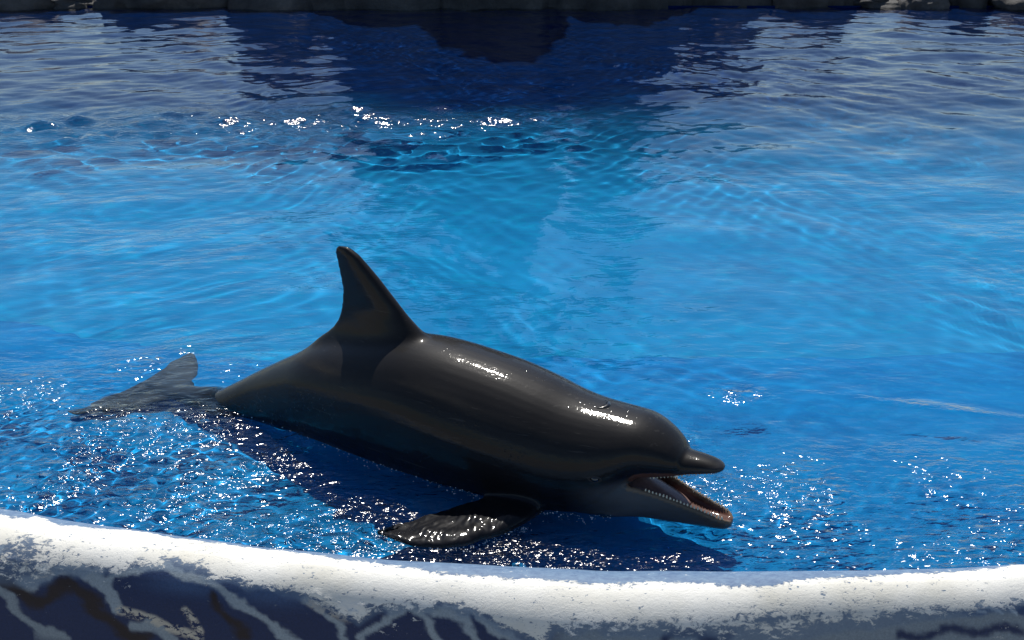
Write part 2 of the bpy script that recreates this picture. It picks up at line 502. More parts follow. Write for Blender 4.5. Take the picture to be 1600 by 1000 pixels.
    for pts, w in (([(-1.143, .506), (-1.088, .514), (-1.035, .525), (-.991, .545), (-.934, .555), (-.897, .568)], .030),
                   ([(-.938, .482), (-.916, .508), (-.892, .548)], .024),
                   ([(-.56, .40), (-.52, .42), (-.46, .435), (-.42, .425)], .050),
                   ([(-1.54, .40), (-1.47, .41), (-1.40, .41)], .05)):
        crust = np.maximum(crust, 1 - sstep(poly_dist(UU, RV, pts), w * .25, w * .75))
    return col, white, crust


RCOL, RWHITE, RCRUST = paint_rim()
rough_n = wave_noise(RU, RV, 0.012, 0.035, 30, 33)
RZ = RZ + RCRUST * (np.abs(rough_n) * 0.9)


def rim_mat():
    m, n, l, out = new_mat('painted_rim')
    tc = nd(n, 'ShaderNodeTexCoord')
    ac = nd(n, 'ShaderNodeVertexColor', layer_name='paint')
    aw = nd(n, 'ShaderNodeAttribute', attribute_name='white')
    ak = nd(n, 'ShaderNodeAttribute', attribute_name='crust')
    mp = nd(n, 'ShaderNodeMapping'); mp.inputs['Scale'].default_value = (0.55, 1.0, 1.0)
    l.new(tc.outputs['Object'], mp.inputs['Vector'])
    fl = nd(n, 'ShaderNodeTexNoise', i_Scale=60.0, i_Detail=9.0, i_Roughness=0.74, i_Distortion=0.5)
    l.new(mp.outputs[0], fl.inputs['Vector'])
    big = nd(n, 'ShaderNodeTexNoise', i_Scale=4.5, i_Detail=4.0, i_Roughness=0.55)
    l.new(tc.outputs['Object'], big.inputs['Vector'])
    fine = nd(n, 'ShaderNodeTexNoise', i_Scale=160.0, i_Detail=4.0, i_Roughness=0.7)
    l.new(tc.outputs['Object'], fine.inputs['Vector'])
    # white survives where mask + flake noise is high enough; big patches wear more
    wear = math_n(n, l, 'MULTIPLY', math_n(n, l, 'SUBTRACT', big.outputs[0], 0.52), 1.1)
    v = math_n(n, l, 'MULTIPLY_ADD', math_n(n, l, 'SUBTRACT', fl.outputs[0], 0.5), 2.6, aw.outputs['Fac'])
    v = math_n(n, l, 'ADD', v, wear)
    chip = nd(n, 'ShaderNodeTexNoise', i_Scale=95.0, i_Detail=5.0, i_Roughness=0.7)
    l.new(mp.outputs[0], chip.inputs['Vector'])
    v = math_n(n, l, 'SUBTRACT', v, ramp_out(n, l, chip, 0.60, 0.66, 0.0, 0.75))
    keep = nd(n, 'ShaderNodeMapRange'); keep.inputs['From Min'].default_value = 0.40; keep.inputs['From Max'].default_value = 0.60
    l.new(v, keep.inputs['Value'])
    # colours
    wr = ramp(n, [(0.3, (0.74, 0.72, 0.63)), (0.6, (0.87, 0.86, 0.80))])
    l.new(big.outputs[0], wr.inputs[0])
    base = ramp(n, [(0.35, (0.06, 0.125, 0.25)), (0.65, (0.15, 0.25, 0.38))])
    l.new(fl.outputs[0], base.inputs[0])
    inner = math_n(n, l, 'MULTIPLY', aw.outputs['Fac'], 6.0, clamp=True)
    sp = nd(n, 'ShaderNodeMapRange'); sp.inputs['From Min'].default_value = 0.62; sp.inputs['From Max'].default_value = 0.70
    l.new(fl.outputs[0], sp.inputs['Value'])
    front = mixc(n, l, math_n(n, l, 'MULTIPLY', sp.outputs[0], 0.35), ac.outputs['Color'], (0.20, 0.24, 0.28))
    front = mixc(n, l, 0.5, front, mixc(n, l, 1.0, front, ramp_out(n, l, fine, 0.3, 0.7, 0.5, 1.3), 'MULTIPLY'))
    cr = math_n(n, l, 'MULTIPLY', ak.outputs['Fac'], math_n(n, l, 'GREATER_THAN', fl.outputs[0], 0.49))
    front = mixc(n, l, cr, front, (0.60, 0.54, 0.43))
    isin = nd(n, 'ShaderNodeAttribute', attribute_name='inner_side')
    front = mixc(n, l, math_n(n, l, 'MULTIPLY', aw.outputs['Fac'], 1.0, clamp=True), front, (0.26, 0.32, 0.38))
    under = mixc(n, l, math_n(n, l, 'MAXIMUM', isin.outputs['Fac'], math_n(n, l, 'MULTIPLY', inner, 0.35)), front, base.outputs[0])
    c = mixc(n, l, keep.outputs[0], under, wr.outputs[0])
    p = nd(n, 'ShaderNodeBsdfPrincipled', i_Roughness=0.62)
    b1 = nd(n, 'ShaderNodeBump', i_Strength=0.35, i_Distance=0.0015)
    l.new(keep.outputs[0], b1.inputs['Height'])
    b2 = nd(n, 'ShaderNodeBump', i_Strength=0.35, i_Distance=0.004)
    l.new(fl.outputs[0], b2.inputs['Height']); l.new(b1.outputs[0], b2.inputs['Normal'])
    b3 = nd(n, 'ShaderNodeBump', i_Strength=0.4, i_Distance=0.002)
    l.new(fine.outputs[0], b3.inputs['Height']); l.new(b2.outputs[0], b3.inputs['Normal'])
    l.new(c, p.inputs['Base Color']); l.new(b3.outputs[0], p.inputs['Normal'])
    l.new(p.outputs[0], out.inputs[0])
    return m


def ramp_out(n, l, tex, a, b, lo, hi):
    r = nd(n, 'ShaderNodeMapRange')
    for k, v in zip(('From Min', 'From Max', 'To Min', 'To Max'), (a, b, lo, hi)): r.inputs[k].default_value = v
    l.new(tex.outputs[0], r.inputs['Value'])
    return r.outputs[0]


rim = grid_obj('pool_rim', RX, RY, RZ, rim_mat())
color_attr(rim, 'paint', RCOL)
float_attr(rim, 'white', RWHITE)
float_attr(rim, 'crust', RCRUST)
float_attr(rim, 'inner_side', 1 - sstep(RV, 0.29, 0.32))
tag(rim, 'painted concrete pool rim, worn white top and dark blue front, along the bottom', 'pool rim')


# ------------------------------------------------------------------ far rocks
def boulder(x, y, w, d, h, seed, label):
    bm = bmesh.new()
    bmesh.ops.create_icosphere(bm, subdivisions=5, radius=1.0)
    off = Vector((seed * 3.7, seed * 1.3, seed * 2.1))
    for v in bm.verts:
        c = v.co.copy()
        k = 1 + 0.30 * mnoise.fractal(c * 0.9 + off, 1.0, 2.0, 3) + 0.10 * mnoise.fractal(c * 3.5 + off, 1.0, 2.0, 4)
        k += 0.05 * abs(mnoise.noise(c * 6 + off))
        # squared-off shoulders
        q = Vector([math.copysign(abs(t) ** 0.75, t) for t in c])
        q *= k
        tp = 1 - 0.55 * max(0.0, min(1.0, q.z)) * (h > 1)
        v.co = Vector((q.x * w * tp, q.y * d * tp, q.z * h))
    me = bpy.data.meshes.new('boulder'); bm.to_mesh(me); bm.free()
    me.polygons.foreach_set('use_smooth', np.ones(len(me.polygons), bool))
    me.materials.append(M_ROCK)
    o = bpy.data.objects.new('boulder', me); COL.objects.link(o)
    o.location = (x, y, 0)
    return tag(o, label, 'rock', 'rocks along the far pool edge')


def img_x(px, y=18.8): return (px - 800) / 800 * math.tan(math.radians(25)) * (y * math.cos(math.radians(22)) + 2 * math.sin(math.radians(22)))
for x0, x1, yy_, dd, hh, sd, lb in [
    (-160, 75, 19.7, 0.9, 0.50, 1, 'dark rock at the far pool edge in the top left corner'),
    (60, 150, 19.9, 0.9, 0.22, 12, 'low pale rock filling the bright gap at the top left'),
    (140, 350, 19.9, 1.0, 0.60, 2, 'low dark rock at the far edge, right of the top left gap'),
    (320, 560, 20.3, 1.4, 1.7, 3, 'dark grey rock at the far edge left of the tall central rocks'),
    (480, 740, 20.6, 1.8, 4.6, 4, 'tall dark rock at the far edge, left of the tallest one'),
    (640, 920, 20.9, 2.0, 10.0, 5, 'tallest dark rock at the far edge, in the centre'),
    (840, 1080, 20.6, 1.8, 4.3, 11, 'tall grey based rock at the far edge, just right of centre'),
    (1040, 1225, 20.5, 1.3, 1.5, 6, 'dark shaded rock at the far edge beside the grey based one'),
    (1200, 1340, 20.0, 0.9, 0.55, 7, 'low grey rock at the far edge before the bright gap'),
    (1325, 1415, 20.1, 1.0, 0.20, 13, 'low pale rock filling the bright gap at the top right'),
    (1405, 1478, 19.5, 0.6, 0.35, 8, 'small black rock standing alone at the far edge, top right'),
    (1470, 1556, 20.0, 0.8, 0.45, 9, 'grey rock at the far edge next to the top right corner'),
    (1548, 1760, 19.6, 0.8, 0.45, 10, 'dark rock at the far pool edge in the top right corner')]:
    xc, hw = (img_x(x0) + img_x(x1)) / 2, (img_x(x1) - img_x(x0)) / 2
    boulder(xc, yy_ - 0.5, hw * 1.02, dd, hh, sd, lb)

# ------------------------------------------------------------------ dolphin
P0 = Vector((-1.2458, 4.1492, 0.0))
YAW = math.radians(-28)


def interp_cols(tbl, n):
    """smooth resample of a station table (first column = parameter)"""
    tbl = np.asarray(tbl, float)
    s = tbl[:, 0]
    ss = np.linspace(s[0], s[-1], n)
    out = [ss]
    for k in range(1, tbl.shape[1]):
        y = tbl[:, k]
        m = np.gradient(y, s)                       # Catmull-like cubic Hermite
        i = np.clip(np.searchsorted(s, ss, 'right') - 1, 0, len(s) - 2)
        h = s[i + 1] - s[i]; t = (ss - s[i]) / h
        out.append((2*t**3-3*t**2+1)*y[i] + (t**3-2*t**2+t)*h*m[i] + (-2*t**3+3*t**2)*y[i+1] + (t**3-t**2)*h*m[i+1])
    return np.stack(out, 1)


def loft(rings):
    """closed tube through rings of equal length, capped with fans"""
    n = len(rings[0]); v = []; f = []
    for r in rings: v.extend(r)
    for a in range(len(rings) - 1):
        for i in range(n):
            j = (i + 1) % n
            f.append((a * n + i, a * n + j, (a + 1) * n + j, (a + 1) * n + i))
    for a, flip in ((0, True), (len(rings) - 1, False)):
        c = len(v); v.append(tuple(np.mean(np.array(rings[a]), 0)))
        for i in range(n):
            j = (i + 1) % n
            f.append((c, a * n + j, a * n + i) if flip else (c, a * n + i, a * n + j))
    return v, f


def sec(s, top, bot, w, e=2.15, N=40, lat=0.0, wz=0.5):
    """superellipse section; wz = relative height of the widest point"""
    zc = bot + (top - bot) * wz
    r = []
    for k in range(N):
        a = 2 * math.pi * k / N
        c, sn = math.cos(a), math.sin(a)
        x = math.copysign(abs(c) ** (2 / e), c) * w
        z = math.copysign(abs(sn) ** (2 / e), sn)
        z = z * (top - zc) if z > 0 else z * (zc - bot)
        r.append((s, lat + x, zc + z))
    return r


parts = []
# trunk with the melon
B = interp_cols([
    # s     top    bottom   half width
    (-0.38, -0.090, -0.135, 0.018),
    (-0.27, -0.070, -0.150, 0.050),
    (-0.12, -0.038, -0.180, 0.066),
    (0.00,  0.000, -0.185, 0.075),
    (0.12,  0.068, -0.160, 0.086),
    (0.24,  0.143, -0.130, 0.097),
    (0.41,  0.244, -0.100, 0.132),
    (0.545, 0.322, -0.088, 0.162),
    (0.80,  0.405, -0.092, 0.208),
    (1.05,  0.453, -0.105, 0.240),
    (1.28,  0.437, -0.112, 0.252),
    (1.41,  0.420, -0.112, 0.248),
    (1.535, 0.393, -0.105, 0.236),
    (1.657, 0.363, -0.092, 0.215),
    (1.73,  0.353, -0.062, 0.200),
    (1.80,  0.350, -0.020, 0.184),
    (1.86,  0.347, 0.060, 0.166),
    (1.91,  0.343, 0.125, 0.146),
    (1.965, 0.326, 0.150, 0.122),
    (2.01,  0.300, 0.160, 0.100),
    (2.045, 0.268, 0.172, 0.078),
    (2.068, 0.235, 0.182, 0.050)], 110)
parts.append(loft([sec(*r, e=2.1, N=48, wz=0.52) for r in B]))
# upper beak
R = interp_cols([
    (1.90, 0.250, 0.135, 0.115),
    (1.97, 0.252, 0.148, 0.090),
    (2.03, 0.252, 0.163, 0.072),
    (2.08, 0.249, 0.180, 0.058),
    (2.13, 0.246, 0.194, 0.048),
    (2.165, 0.240, 0.204, 0.038),
    (2.185, 0.233, 0.211, 0.024),
    (2.193, 0.226, 0.217, 0.010)], 40)
parts.append(loft([sec(*r, e=2.2, N=32, wz=0.42) for r in R]))
# lower jaw, trough shaped
J = interp_cols([
    # s   rim   bottom   half width  trough depth
    (1.70, 0.100, -0.078, 0.168, 0.010),
    (1.80, 0.125, -0.070, 0.158, 0.020),
    (1.87, 0.136, -0.052, 0.134, 0.035),
    (1.957, 0.114, -0.034, 0.092, 0.048),
    (2.06, 0.086, -0.020, 0.064, 0.044),
    (2.14, 0.066, -0.008, 0.050, 0.034),
    (2.19, 0.054, -0.002, 0.043, 0.022),
    (2.218, 0.046, 0.004, 0.033, 0.010),
    (2.232, 0.038, 0.014, 0.018, 0.002)], 60)
rings = []
for s, rim_z, bot, w, td in J:
    r = []
    NO = 24
    for k in range(NO + 1):                         # outer hull, left rim to right rim
        a = math.pi * k / NO
        c, sn = math.cos(a), math.sin(a)
        r.append((s, math.copysign(abs(c) ** 0.85, c) * w, rim_z - (abs(sn) ** 0.9) * (rim_z - bot)))
    wi = w - min(0.014, w * 0.35)
    NI = 16
    for k in range(NI + 1):                         # trough back
        a = math.pi * (1 - k / NI)
        c, sn = math.cos(a), math.sin(a)
        r.append((s, math.copysign(abs(c) ** 0.6, c) * wi, rim_z + 0.003 - abs(sn) ** 0.8 * td))
    rings.append(r)
parts.append(loft(rings))


def foil_loft(stations, axis):
    """fin: stations (pos, lead_s, trail_s, thickness, z or lat offset); axis 'z' (dorsal) or 'y' (flukes, flippers)"""
    rings = []
    N = 14
    for pos, ls, ts_, th, off in stations:
        up, lo = [], []
        for k in range(N + 1):
            u = 0.5 - 0.5 * math.cos(math.pi * k / N)     # 0 lead .. 1 trail
            tt = th * (2.97 * math.sqrt(u) - 1.26 * u - 3.52 * u * u + 2.84 * u ** 3 - 1.015 * u ** 4) * 0.5 + 0.0022
            sx = ls + (ts_ - ls) * u
            up.append((sx, tt)); lo.append((sx, -tt))
        pl = up + lo[::-1]
        if axis == 'z': rings.append([(a, off + b, pos) for a, b in pl])
        else: rings.append([(a, pos, off + b) for a, b in pl])
    return loft(rings)


D = interp_cols([
    # z     lead   trail   thick  lat
    (0.18, 1.150, 0.36, 0.090, 0),
    (0.25, 1.150, 0.435, 0.095, 0),
    (0.30, 1.145, 0.492, 0.20, 0),
    (0.36, 1.120, 0.555, 0.165, 0),
    (0.425, 1.082, 0.640, 0.118, 0),
    (0.481, 1.032, 0.680, 0.088, 0),
    (0.517, 0.990, 0.691, 0.066, 0),
    (0.582, 0.924, 0.699, 0.056, 0),
    (0.649, 0.860, 0.690, 0.046, 0),
    (0.700, 0.806, 0.681, 0.036, 0),
    (0.730, 0.770, 0.677, 0.028, 0),
    (0.748, 0.735, 0.690, 0.015, 0)], 46)
parts.append(foil_loft(D, 'z'))
for sg in (1, -1):
    Fk = interp_cols([
        (0.0, -0.14, -0.425, 0.050, -0.128),
        (0.06, -0.185, -0.432, 0.042, -0.130),
        (0.11, -0.222, -0.445, 0.034, -0.132),
        (0.21, -0.292, -0.462, 0.026, -0.134),
        (0.30, -0.385, -0.475, 0.018, -0.136),
        (0.335, -0.430, -0.482, 0.013, -0.136),
        (0.352, -0.462, -0.486, 0.008, -0.136)], 26)
    Fk[:, 0] *= sg
    parts.append(foil_loft(Fk, 'y'))


def flipper(sg):
    """pectoral fin swept out and back, lying on the water; stations run along its own length"""
    st = interp_cols([
        # t    lead (s,lat)   trail (s,lat)   z   thickness
        (0.00, 1.640, 0.17, 1.45, 0.15, 0.004, 0.070),
        (0.25, 1.615, 0.30, 1.40, 0.25, 0.012, 0.056),
        (0.50, 1.535, 0.435, 1.335, 0.34, 0.004, 0.042),
        (0.75, 1.425, 0.535, 1.265, 0.435, -0.004, 0.030),
        (0.92, 1.300, 0.570, 1.215, 0.515, -0.006, 0.020),
        (1.00, 1.215, 0.566, 1.195, 0.552, -0.006, 0.010)], 30)
    rings = []
    N = 14
    for t, ls, ll, ts_, tl, z, th in st:
        up, lo = [], []
        for k in range(N + 1):
            u = 0.5 - 0.5 * math.cos(math.pi * k / N)
            tt = th * (2.97 * math.sqrt(u) - 1.26 * u - 3.52 * u * u + 2.84 * u ** 3 - 1.015 * u ** 4) * 0.5 + 0.0022
            s_, a_ = ls + (ts_ - ls) * u, ll + (tl - ll) * u
            up.append((s_, sg * a_, z + tt)); lo.append((s_, sg * a_, z - tt))
        rings.append(up + lo[::-1])
    return loft(rings)


parts.append(flipper(-1))
parts.append(flipper(1))

allv, allf = [], []
for v, f in parts:
    o0 = len(allv)
    allv.extend(v); allf.extend([tuple(i + o0 for i in q) for q in f])

dolphin = bpy.data.objects.new('dolphin', None)
COL.objects.link(dolphin)
dolphin.location = P0
dolphin.rotation_euler = (0, 0, YAW)
tag(dolphin, 'dark grey wet dolphin with open mouth resting on the pool ledge', 'dolphin')

tmp = mesh_obj('body_raw', allv, allf)
bm = bmesh.new(); bm.from_mesh(tmp.data)
bmesh.ops.recalc_face_normals(bm, faces=bm.faces[:])
bm.to_mesh(tmp.data); bm.free()
rm = tmp.modifiers.new('r', 'REMESH'); rm.mode = 'VOXEL'; rm.voxel_size = 0.0055; rm.use_smooth_shade = True
sm = tmp.modifiers.new('s', 'SMOOTH'); sm.factor = 0.5; sm.iterations = 7
dg = bpy.context.evaluated_depsgraph_get()
bme = bpy.data.meshes.new_from_object(tmp.evaluated_get(dg))
bpy.data.objects.remove(tmp)
body = bpy.data.objects.new('body', bme)
COL.objects.link(body); body.parent = dolphin
bme.name = 'body'
bme.polygons.foreach_set('use_smooth', np.ones(len(bme.polygons), bool))

co = np.empty(len(bme.vertices) * 3, np.float32); bme.vertices.foreach_get('co', co); co = co.reshape(-1, 3)
no = np.empty(len(bme.vertices) * 3, np.float32); bme.vertices.foreach_get('normal', no); no = no.reshape(-1, 3)
ed = np.empty(len(bme.edges) * 2, np.int32); bme.edges.foreach_get('vertices', ed); ed = ed.reshape(-1, 2)
deg = np.bincount(ed.ravel(), minlength=len(co)).astype(np.float32)
t0_ = np.interp(co[:, 0], B[:, 0], B[:, 1])
wgt = np.exp(-((co[:, 2] - t0_) / 0.065) ** 2) * sstep(co[:, 0], 0.38, 0.5) * (1 - sstep(co[:, 0], 1.12, 1.22))       # dorsal fin root
wgt = np.maximum(wgt, np.exp(-((np.abs(co[:, 1]) - 0.24) / 0.05) ** 2 - ((co[:, 0] - 1.53) / 0.16) ** 2 - ((co[:, 2] - 0.03) / 0.07) ** 2))   # flipper roots
wgt = np.maximum(wgt, np.exp(-((co[:, 0] + 0.2) / 0.10) ** 2) * np.exp(-(co[:, 1] / 0.08) ** 2))                      # fluke root
wgt = (np.clip(wgt, 0, 1) * 0.6)[:, None]
for _ in range(80):
    acc = np.zeros_like(co)
    for k_ in range(3):
        acc[:, k_] = np.bincount(ed[:, 0], co[ed[:, 1], k_], len(co)) + np.bincount(ed[:, 1], co[ed[:, 0], k_], len(co))
    co = (co + wgt * (acc / deg[:, None] - co)).astype(np.float32)
flp = sstep(np.abs(co[:, 1]), 0.27, 0.40) * sstep(co[:, 0], 0.9, 1.1)        # wrinkled flippers
wr_ = np.abs(wave_noise(co[:, 0] * 1.0, co[:, 1] * 0.5, 0.022, 0.05, 20, 51)) * 0.32 + wave_noise(co[:, 0], co[:, 1], 0.06, 0.15, 16, 52) * 0.12
co[:, 2] += flp * (wr_ - 0.004)
bme.vertices.foreach_set('co', co.ravel()); bme.update()
bme.vertices.foreach_get('normal', no.ravel())
S_, L_, Z_ = co[:, 0], co[:, 1], co[:, 2]
top_ = np.interp(S_, B[:, 0], B[:, 1]); bot_ = np.interp(S_, B[:, 0], np.minimum(B[:, 2], np.interp(B[:, 0], J[:, 0], J[:, 2], left=9)))
bot_ = np.where(S_ > 1.9, np.interp(S_, J[:, 0], J[:, 2]), bot_)
rel = np.clip((Z_ - bot_) / np.maximum(top_ - bot_, 0.02), 0, 1.2)
nz = np.array([mnoise.fractal(Vector((float(a) * 3, float(b) * 3, float(c) * 3)), 1.0, 2.0, 3) for a, b, c in co])
back, flank, belly = np.array((.012, .0115, .0118)), np.array((.006, .0065, .009)), np.array((.12, .11, .11))
k = sstep(rel + 0.08 * nz, 0.50, 0.80)[:, None]
colr = flank * (1 - k) + back * k
k = ((1 - sstep(rel + 0.06 * nz, 0.10, 0.24)) * (1 - sstep(no[:, 2], -0.1, 0.3)) * sstep(S_, 0.0, 0.2))[:, None]
colr = colr * (1 - k) + belly * k
# pale throat, cheek and lower jaw
k = (sstep(S_ + 0.05 * nz, 1.70, 1.92) * (1 - sstep(rel + 0.05 * nz, 0.42, 0.56)))
k = np.maximum(k, sstep(S_, 1.93, 1.97) * (Z_ < 0.135))[:, None]
colr = colr * (1 - k) + np.array((.098, .10, .105)) * k
k = sstep(S_, 2.06, 2.19)[:, None] * (Z_ < 0.135)[:, None] * 0.8
colr = colr * (1 - k) + np.array((.075, .062, .05)) * k
k = (1 - sstep(S_, -0.16, -0.02))[:, None]                      # flukes: sunlight through the water put in as a paler colour
colr = colr * (1 - k) + (np.array((.075, .078, .085)) * (1 + 0.5 * nz[:, None])) * k
# pale edge of the upper lip
k = (sstep(S_, 1.88, 1.95) * (1 - sstep(np.abs(Z_ - np.interp(S_, R[:, 0], R[:, 2]) - 0.018), 0.006, 0.020)) * 0.7)[:, None]
colr = colr * (1 - k) + np.array((.04, .04, .044)) * k
# dark streak from the eye to the beak and round the eye
k = np.exp(-((S_ - 1.82) / 0.05) ** 2 - ((Z_ - 0.170) / 0.028) ** 2)[:, None] * 0.85
colr = colr * (1 - k) + np.array((.012, .012, .013)) * k
# mouth lining: trough of the lower jaw and the palate
jr, jw = np.interp(S_, J[:, 0], J[:, 1]), np.interp(S_, J[:, 0], J[:, 3])
ins = (S_ > 1.865) & (Z_ < jr + 0.006) & (Z_ > jr - 0.07) & (np.abs(L_) < jw - 0.009) & (no[:, 2] > -0.2)
pal = (S_ > 1.90) & (no[:, 2] < -0.55) & (Z_ > 0.115)
k = (ins | pal).astype(float)[:, None]
colr = colr * (1 - k) + np.array((.10, .045, .035)) * k
lip = ((S_ > 1.90) & (np.abs(Z_ - jr) < 0.012) & (np.abs(L_) > jw - 0.016) & (S_ < 2.24)).astype(float)[:, None] * 0.7
colr = colr * (1 - lip) + np.array((.20, .14, .09)) * lip
color_attr(body, 'skin', colr)
# drying film: matt band that follows the side and a blotch under the dorsal fin
dc = np.array([(.30, .17), (.45, .25), (.57, .295), (.757, .305), (.893, .338), (1.012, .358), (1.153, .350), (1.288, .33), (1.393, .305), (1.481, .29), (1.57, .278), (1.656, .268), (1.76, .27)])
zline = np.interp(S_, dc[:, 0], dc[:, 1]) + 0.010 * nz
up_ = Z_ - zline
band = sstep(up_, -0.006, 0.006) * (1 - sstep(up_, 0.008, 0.045)) * sstep(S_, 0.2, 0.6) * (1 - 0.75 * sstep(S_, 1.0, 1.6))
blot = np.exp(-((S_ - 0.72) / 0.13) ** 2 - ((Z_ - 0.35) / 0.05) ** 2) * sstep(nz, -0.25, 0.15)
float_attr(body, 'dry', np.clip(np.maximum(band * 0.6, blot) * (Z_ > 0.02), 0, 1))


def skin_mat():
    m, n, l, out = new_mat('dolphin_skin')
    tc = nd(n, 'ShaderNodeTexCoord')
    ac = nd(n, 'ShaderNodeVertexColor', layer_name='skin')
    ad = nd(n, 'ShaderNodeAttribute', attribute_name='dry')
    n1 = nd(n, 'ShaderNodeTexNoise', i_Scale=7.0, i_Detail=7.0, i_Roughness=0.6)
    n2 = nd(n, 'ShaderNodeTexNoise', i_Scale=55.0, i_Detail=3.0, i_Roughness=0.6)
    mp = nd(n, 'ShaderNodeMapping'); mp.inputs['Scale'].default_value = (0.35, 1.0, 1.0)
    l.new(tc.outputs['Object'], mp.inputs['Vector'])
    l.new(mp.outputs[0], n1.inputs['Vector']); l.new(mp.outputs[0], n2.inputs['Vector'])
    c = mixc(n, l, 1.0, ac.outputs['Color'], ramp_out(n, l, n1, 0.3, 0.7, 0.75, 1.25), 'MULTIPLY')
    dn = math_n(n, l, 'MULTIPLY', ad.outputs['Fac'], ramp_out(n, l, n1, 0.38, 0.58, 0.0, 1.0))
    c = mixc(n, l, dn, c, (0.045, 0.042, 0.038))
    ms = nd(n, 'ShaderNodeMapping'); ms.inputs['Scale'].default_value = (2.2, 9.0, 40.0); ms.inputs['Rotation'].default_value = (0.1, 0.35, 0.2)
    l.new(tc.outputs['Object'], ms.inputs['Vector'])
    sc_ = nd(n, 'ShaderNodeTexNoise', i_Scale=4.0, i_Detail=2.0, i_Roughness=0.5)
    l.new(ms.outputs[0], sc_.inputs['Vector'])
    c = mixc(n, l, math_n(n, l, 'MULTIPLY', ramp_out(n, l, sc_, 0.66, 0.70, 0.0, 0.5), ramp_out(n, l, n1, 0.45, 0.55, 0.0, 1.0)), c, (0.05, 0.048, 0.046))
    p = nd(n, 'ShaderNodeBsdfPrincipled')
    l.new(c, p.inputs['Base Color'])
    l.new(math_n(n, l, 'MULTIPLY_ADD', dn, 0.20, 0.50), p.inputs['Roughness'])
    l.new(math_n(n, l, 'SUBTRACT', 0.7, dn, clamp=True), p.inputs['Coat Weight'])
    p.inputs['Coat Roughness'].default_value = 0.085
    p.inputs['Coat IOR'].default_value = 1.33
    p.inputs['Specular IOR Level'].default_value = 0.07
    b = nd(n, 'ShaderNodeBump', i_Strength=0.2, i_Distance=0.002)
    l.new(n2.outputs[0], b.inputs['Height'])
    l.new(b.outputs[0], p.inputs['Normal'])
    # wet film: uneven, with beads of water here and there
    vo = nd(n, 'ShaderNodeTexVoronoi', i_Scale=60.0, i_Randomness=1.0)
    l.new(tc.outputs['Object'], vo.inputs['Vector'])
    bead = math_n(n, l, 'MULTIPLY', ramp_out(n, l, vo, 0.16, 0.30, 1.0, 0.0), ramp_out(n, l, n1, 0.52, 0.60, 0.0, 1.0))
    n3 = nd(n, 'ShaderNodeTexNoise', i_Scale=24.0, i_Detail=4.0, i_Roughness=0.65)
    l.new(tc.outputs['Object'], n3.inputs['Vector'])
    b2 = nd(n, 'ShaderNodeBump', i_Strength=0.5, i_Distance=0.003)
    l.new(math_n(n, l, 'MULTIPLY_ADD', bead, 0.5, n3.outputs[0]), b2.inputs['Height'])
    l.new(b2.outputs[0], p.inputs['Coat Normal'])
    l.new(p.outputs[0], out.inputs[0])
    return m


bme.materials.clear(); bme.materials.append(skin_mat())
body.cycles.is_caustics_receiver = True


def simple_mat(name, c, rough=0.3, coat=0.0):
    m, n, l, out = new_mat(name)
    tc = nd(n, 'ShaderNodeTexCoord')
    t = nd(n, 'ShaderNodeTexNoise', i_Scale=60.0, i_Detail=3.0)
    l.new(tc.outputs['Object'], t.inputs['Vector'])
    p = nd(n, 'ShaderNodeBsdfPrincipled', i_Roughness=rough)
    p.inputs['Coat Weight'].default_value = coat
    l.new(mixc(n, l, 1.0, c, ramp_out(n, l, t, 0.3, 0.7, 0.8, 1.2), 'MULTIPLY'), p.inputs['Base Color'])
    l.new(p.outputs[0], out.inputs[0])
    return m


# tongue
T = interp_cols([(1.84, 0.112, 0.070, 0.060), (1.90, 0.118, 0.066, 0.062), (1.96, 0.104, 0.058, 0.052), (2.02, 0.086, 0.050, 0.040),
                 (2.06, 0.070, 0.046, 0.030), (2.085, 0.058, 0.044, 0.014)], 24)
tv, tf = loft([sec(*r, e=2.3, N=24) for r in T])
mesh_obj('tongue', tv, tf, simple_mat('tongue_skin', (0.20, 0.13, 0.12), 0.35, 0.5), dolphin)
# teeth: small blunt cones along both jaws
tooth_me = None
M_TOOTH = simple_mat('tooth_enamel', (0.72, 0.66, 0.50), 0.25, 0.3)
def tooth(s_, lat, z, flip, lean):
    global tooth_me
    if tooth_me is None:
        rr = []
        for zz, r in ((-0.006, 0.0036), (0.0, 0.0038), (0.005, 0.0031), (0.0085, 0.0018), (0.0098, 0.0006)):
            rr.append([(r * math.cos(a), r * math.sin(a), zz) for a in np.linspace(0, 2 * math.pi, 8, endpoint=False)])
        v, f = loft(rr)
        o = mesh_obj('tooth', v, f, M_TOOTH, dolphin); tooth_me = o.data
    else:
        o = bpy.data.objects.new('tooth', tooth_me); COL.objects.link(o); o.parent = dolphin
    o.location = (s_, lat, z)
    o.rotation_euler = (lean + (math.pi if flip else 0), 0, random.uniform(0, 6))
    k = random.uniform(0.85, 1.1); o.scale = (k, k, k * random.uniform(0.85, 1.15))
for sg in (-1, 1):
    for s_ in np.linspace(1.955, 2.205, 23):
        w = float(np.interp(s_, J[:, 0], J[:, 3])); z = float(np.interp(s_, J[:, 0], J[:, 1]))
        tooth(float(s_), sg * (w - 0.0095), z - 0.001, False, sg * -0.15)
    for s_ in np.linspace(1.96, 2.165, 19):
        w = float(np.interp(s_, R[:, 0], R[:, 3])); z = float(np.interp(s_, R[:, 0], R[:, 2]))
        tooth(float(s_), sg * (w * 0.60), z + 0.011, True, 0.0)
